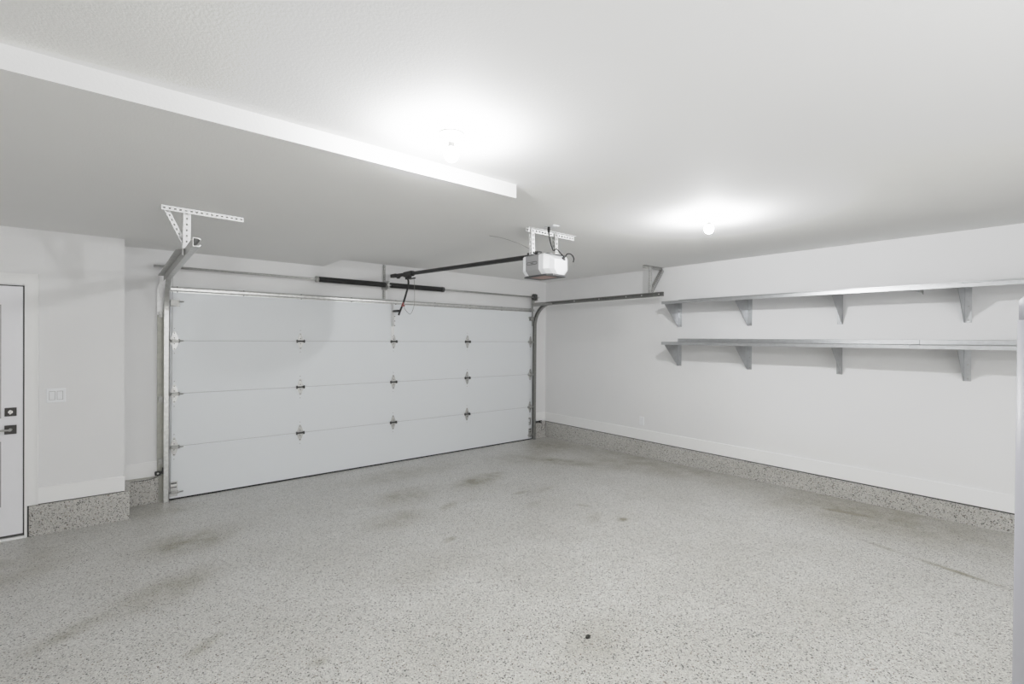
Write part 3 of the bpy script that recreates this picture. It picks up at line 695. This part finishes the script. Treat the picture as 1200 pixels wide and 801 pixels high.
# ------------------------------------------------------------------ bare bulb ceiling lights
def light(x, y, label, m):
    t = thing('ceiling_light', (x, y, ZC), label, 'ceiling light', 'bare bulb lights on the ceiling')
    q = MB(); q.lathe([(0.062, 0.0), (0.062, -0.004), (0.056, -0.010), (0.040, -0.014), (0.030, -0.016), (0.027, -0.030), (0.024, -0.040), (0.020, -0.041)], (x, y, ZC), n=32); b_ = q.build('lamp_base', M['porcelain'], t)
    q = MB(); q.cyl((x + 0.038, y - 0.014, ZC - 0.013), (x + 0.038, y - 0.014, ZC - 0.017), 0.005, n=10); q.build('screw', M['galv'], b_)
    q = MB(); q.lathe([(0.0135, -0.040), (0.0145, -0.050), (0.019, -0.060), (0.0270, -0.070)], (x, y, ZC), n=24); q.build('glow_cut_collar', M['porcelain'], t)  # opaque neck added to hold back the bulb's glow on the ceiling
    q = MB(); q.lathe([(0.0270, -0.070), (0.0325, -0.080), (0.0345, -0.092), (0.0330, -0.106), (0.0260, -0.119), (0.0150, -0.127), (0.003, -0.130)], (x, y, ZC), n=20)
    q.build('bulb', m, t)
light(0.805, -3.954, 'bare bulb ceiling light beside the step in the ceiling', M['bulb'])
light(3.143, -3.970, 'bare bulb ceiling light nearer the shelf wall', M['bulb_bright'])

# ------------------------------------------------------------------ white post at the right edge, pebble
CX, CY, CZ = -0.406, -5.8862, 1.6455
psi, pit, rol, FPX = 0.6883, -0.0062, 0.008, 562.2887
F = Vector((sin(psi) * cos(pit), cos(psi) * cos(pit), sin(pit))); R = Vector((cos(psi), -sin(psi), 0)); U = R.cross(F)
R2 = R * cos(rol) + U * sin(rol); U2 = R * -sin(rol) + U * cos(rol)

px_, py_ = 1.536, -5.802
pr_ = 0.055
po = thing('white_post', (px_, py_, fz(py_)), 'white round post with a domed cap at the right edge of the picture', 'post')
zt_ = 1.775
q = MB(); q.lathe([(pr_, fz(py_)), (pr_, zt_ - 0.066)], (px_, py_, 0), n=40); q.build('post_body', M['post'], po)
q = MB(); q.lathe([(pr_ - 0.0025, zt_ - 0.066), (pr_ - 0.002, zt_ - 0.012), (pr_ - 0.012, zt_), (pr_ * 0.45, zt_ + 0.012), (0.004, zt_ + 0.014)], (px_, py_, 0), n=40); q.build('post_cap', M['post'], po)

q = MB(); bmesh.ops.create_icosphere(q.bm, subdivisions=2, radius=0.013)
for v in q.bm.verts:
    v.co = Vector((v.co.x * 1.3, v.co.y * 0.85, v.co.z * 0.7)) * (0.85 + 0.3 * random.random())
    v.co += Vector((1.507, -4.208, fz(-4.208) + 0.007))
tag(q.build('pebble', M['stone'], loc=(1.507, -4.208, fz(-4.208))), 'small dark pebble lying alone on the floor', 'pebble')

# ------------------------------------------------------------------ camera, world, colour
cam = bpy.data.cameras.new('camera'); co = bpy.data.objects.new('camera', cam); COL.objects.link(co)
cam.sensor_fit = 'HORIZONTAL'; cam.sensor_width = 36; cam.lens = FPX / 1200 * 36; cam.clip_start = 0.02
mw = Matrix((R2, U2, -F)).transposed().to_4x4(); mw.translation = (CX, CY, CZ); co.matrix_world = mw
S.camera = co
def fill_area(name, loc, rot, sx, sy, power):  # unseen area lights added to brighten the room, not real fixtures
    l = bpy.data.lights.new(name, 'AREA'); l.shape = 'RECTANGLE'; l.size = sx; l.size_y = sy; l.energy = power
    o = bpy.data.objects.new(name, l); COL.objects.link(o); o.location = loc; o.rotation_euler = rot
fill_area('bounce_fill_lamp', (0.8, -6.7, 1.3), (pi, 0, 0), 0.6, 0.6, 26)
fill_area('rear_fill_lamp', (1.0, -8.1, 1.3), (pi / 2, 0, 0), 5.5, 2.0, 42)
fill_area('side_fill_lamp', (-3.1, -5.8, 1.3), (0, -pi / 2, 0), 2.0, 3.0, 8)
def fill_point(name, loc, power):  # unseen point light added as extra fill, no fixture there
    l = bpy.data.lights.new(name, 'POINT'); l.energy = power; l.shadow_soft_size = 0.05
    o = bpy.data.objects.new(name, l); COL.objects.link(o); o.location = loc
fill_point('rear_left_fill_lamp', (-1.8, -6.6, 2.3), 10)
wd = bpy.data.worlds.new('world'); S.world = wd; wd.use_nodes = True
wd.node_tree.nodes['Background'].inputs['Color'].default_value = (0.6, 0.62, 0.65, 1); wd.node_tree.nodes['Background'].inputs['Strength'].default_value = 0.3
S.view_settings.view_transform = 'Standard'; S.view_settings.look = 'None'; S.view_settings.exposure = 0.0; S.view_settings.gamma = 1.15
S.view_settings.use_curve_mapping = True      # soft highlight shoulder, as in the exposure-blended photograph
cm = S.view_settings.curve_mapping; cm.use_clip = False; cm.extend = 'HORIZONTAL'
WL = 6.0; cm.white_level = (WL, WL, WL)
cc = cm.curves[3]; sh = 0.55
pts = [(0.0, 0.0), (0.3, 0.3)] + [(x, x if x <= sh else sh + (1 - sh) * (1 - math.exp(-(x - sh) / (1 - sh) / 2.1))) for x in (0.55, 0.7, 0.85, 1.0, 1.2, 1.45, 1.8, 2.3, 3.0, 4.0)] + [(6.0, 1.0)]
cc.points[0].location = pts[0]; cc.points[1].location = (1.0, 1.0)
for p_ in pts[1:-1]: cc.points.new(p_[0] / WL, p_[1])
for p_ in cc.points: p_.handle_type = 'VECTOR'
cm.update()
S.cycles.max_bounces = 16; S.cycles.diffuse_bounces = 12; S.cycles.glossy_bounces = 6
S.cycles.use_denoising = True
S.cycles.sample_clamp_indirect = 8
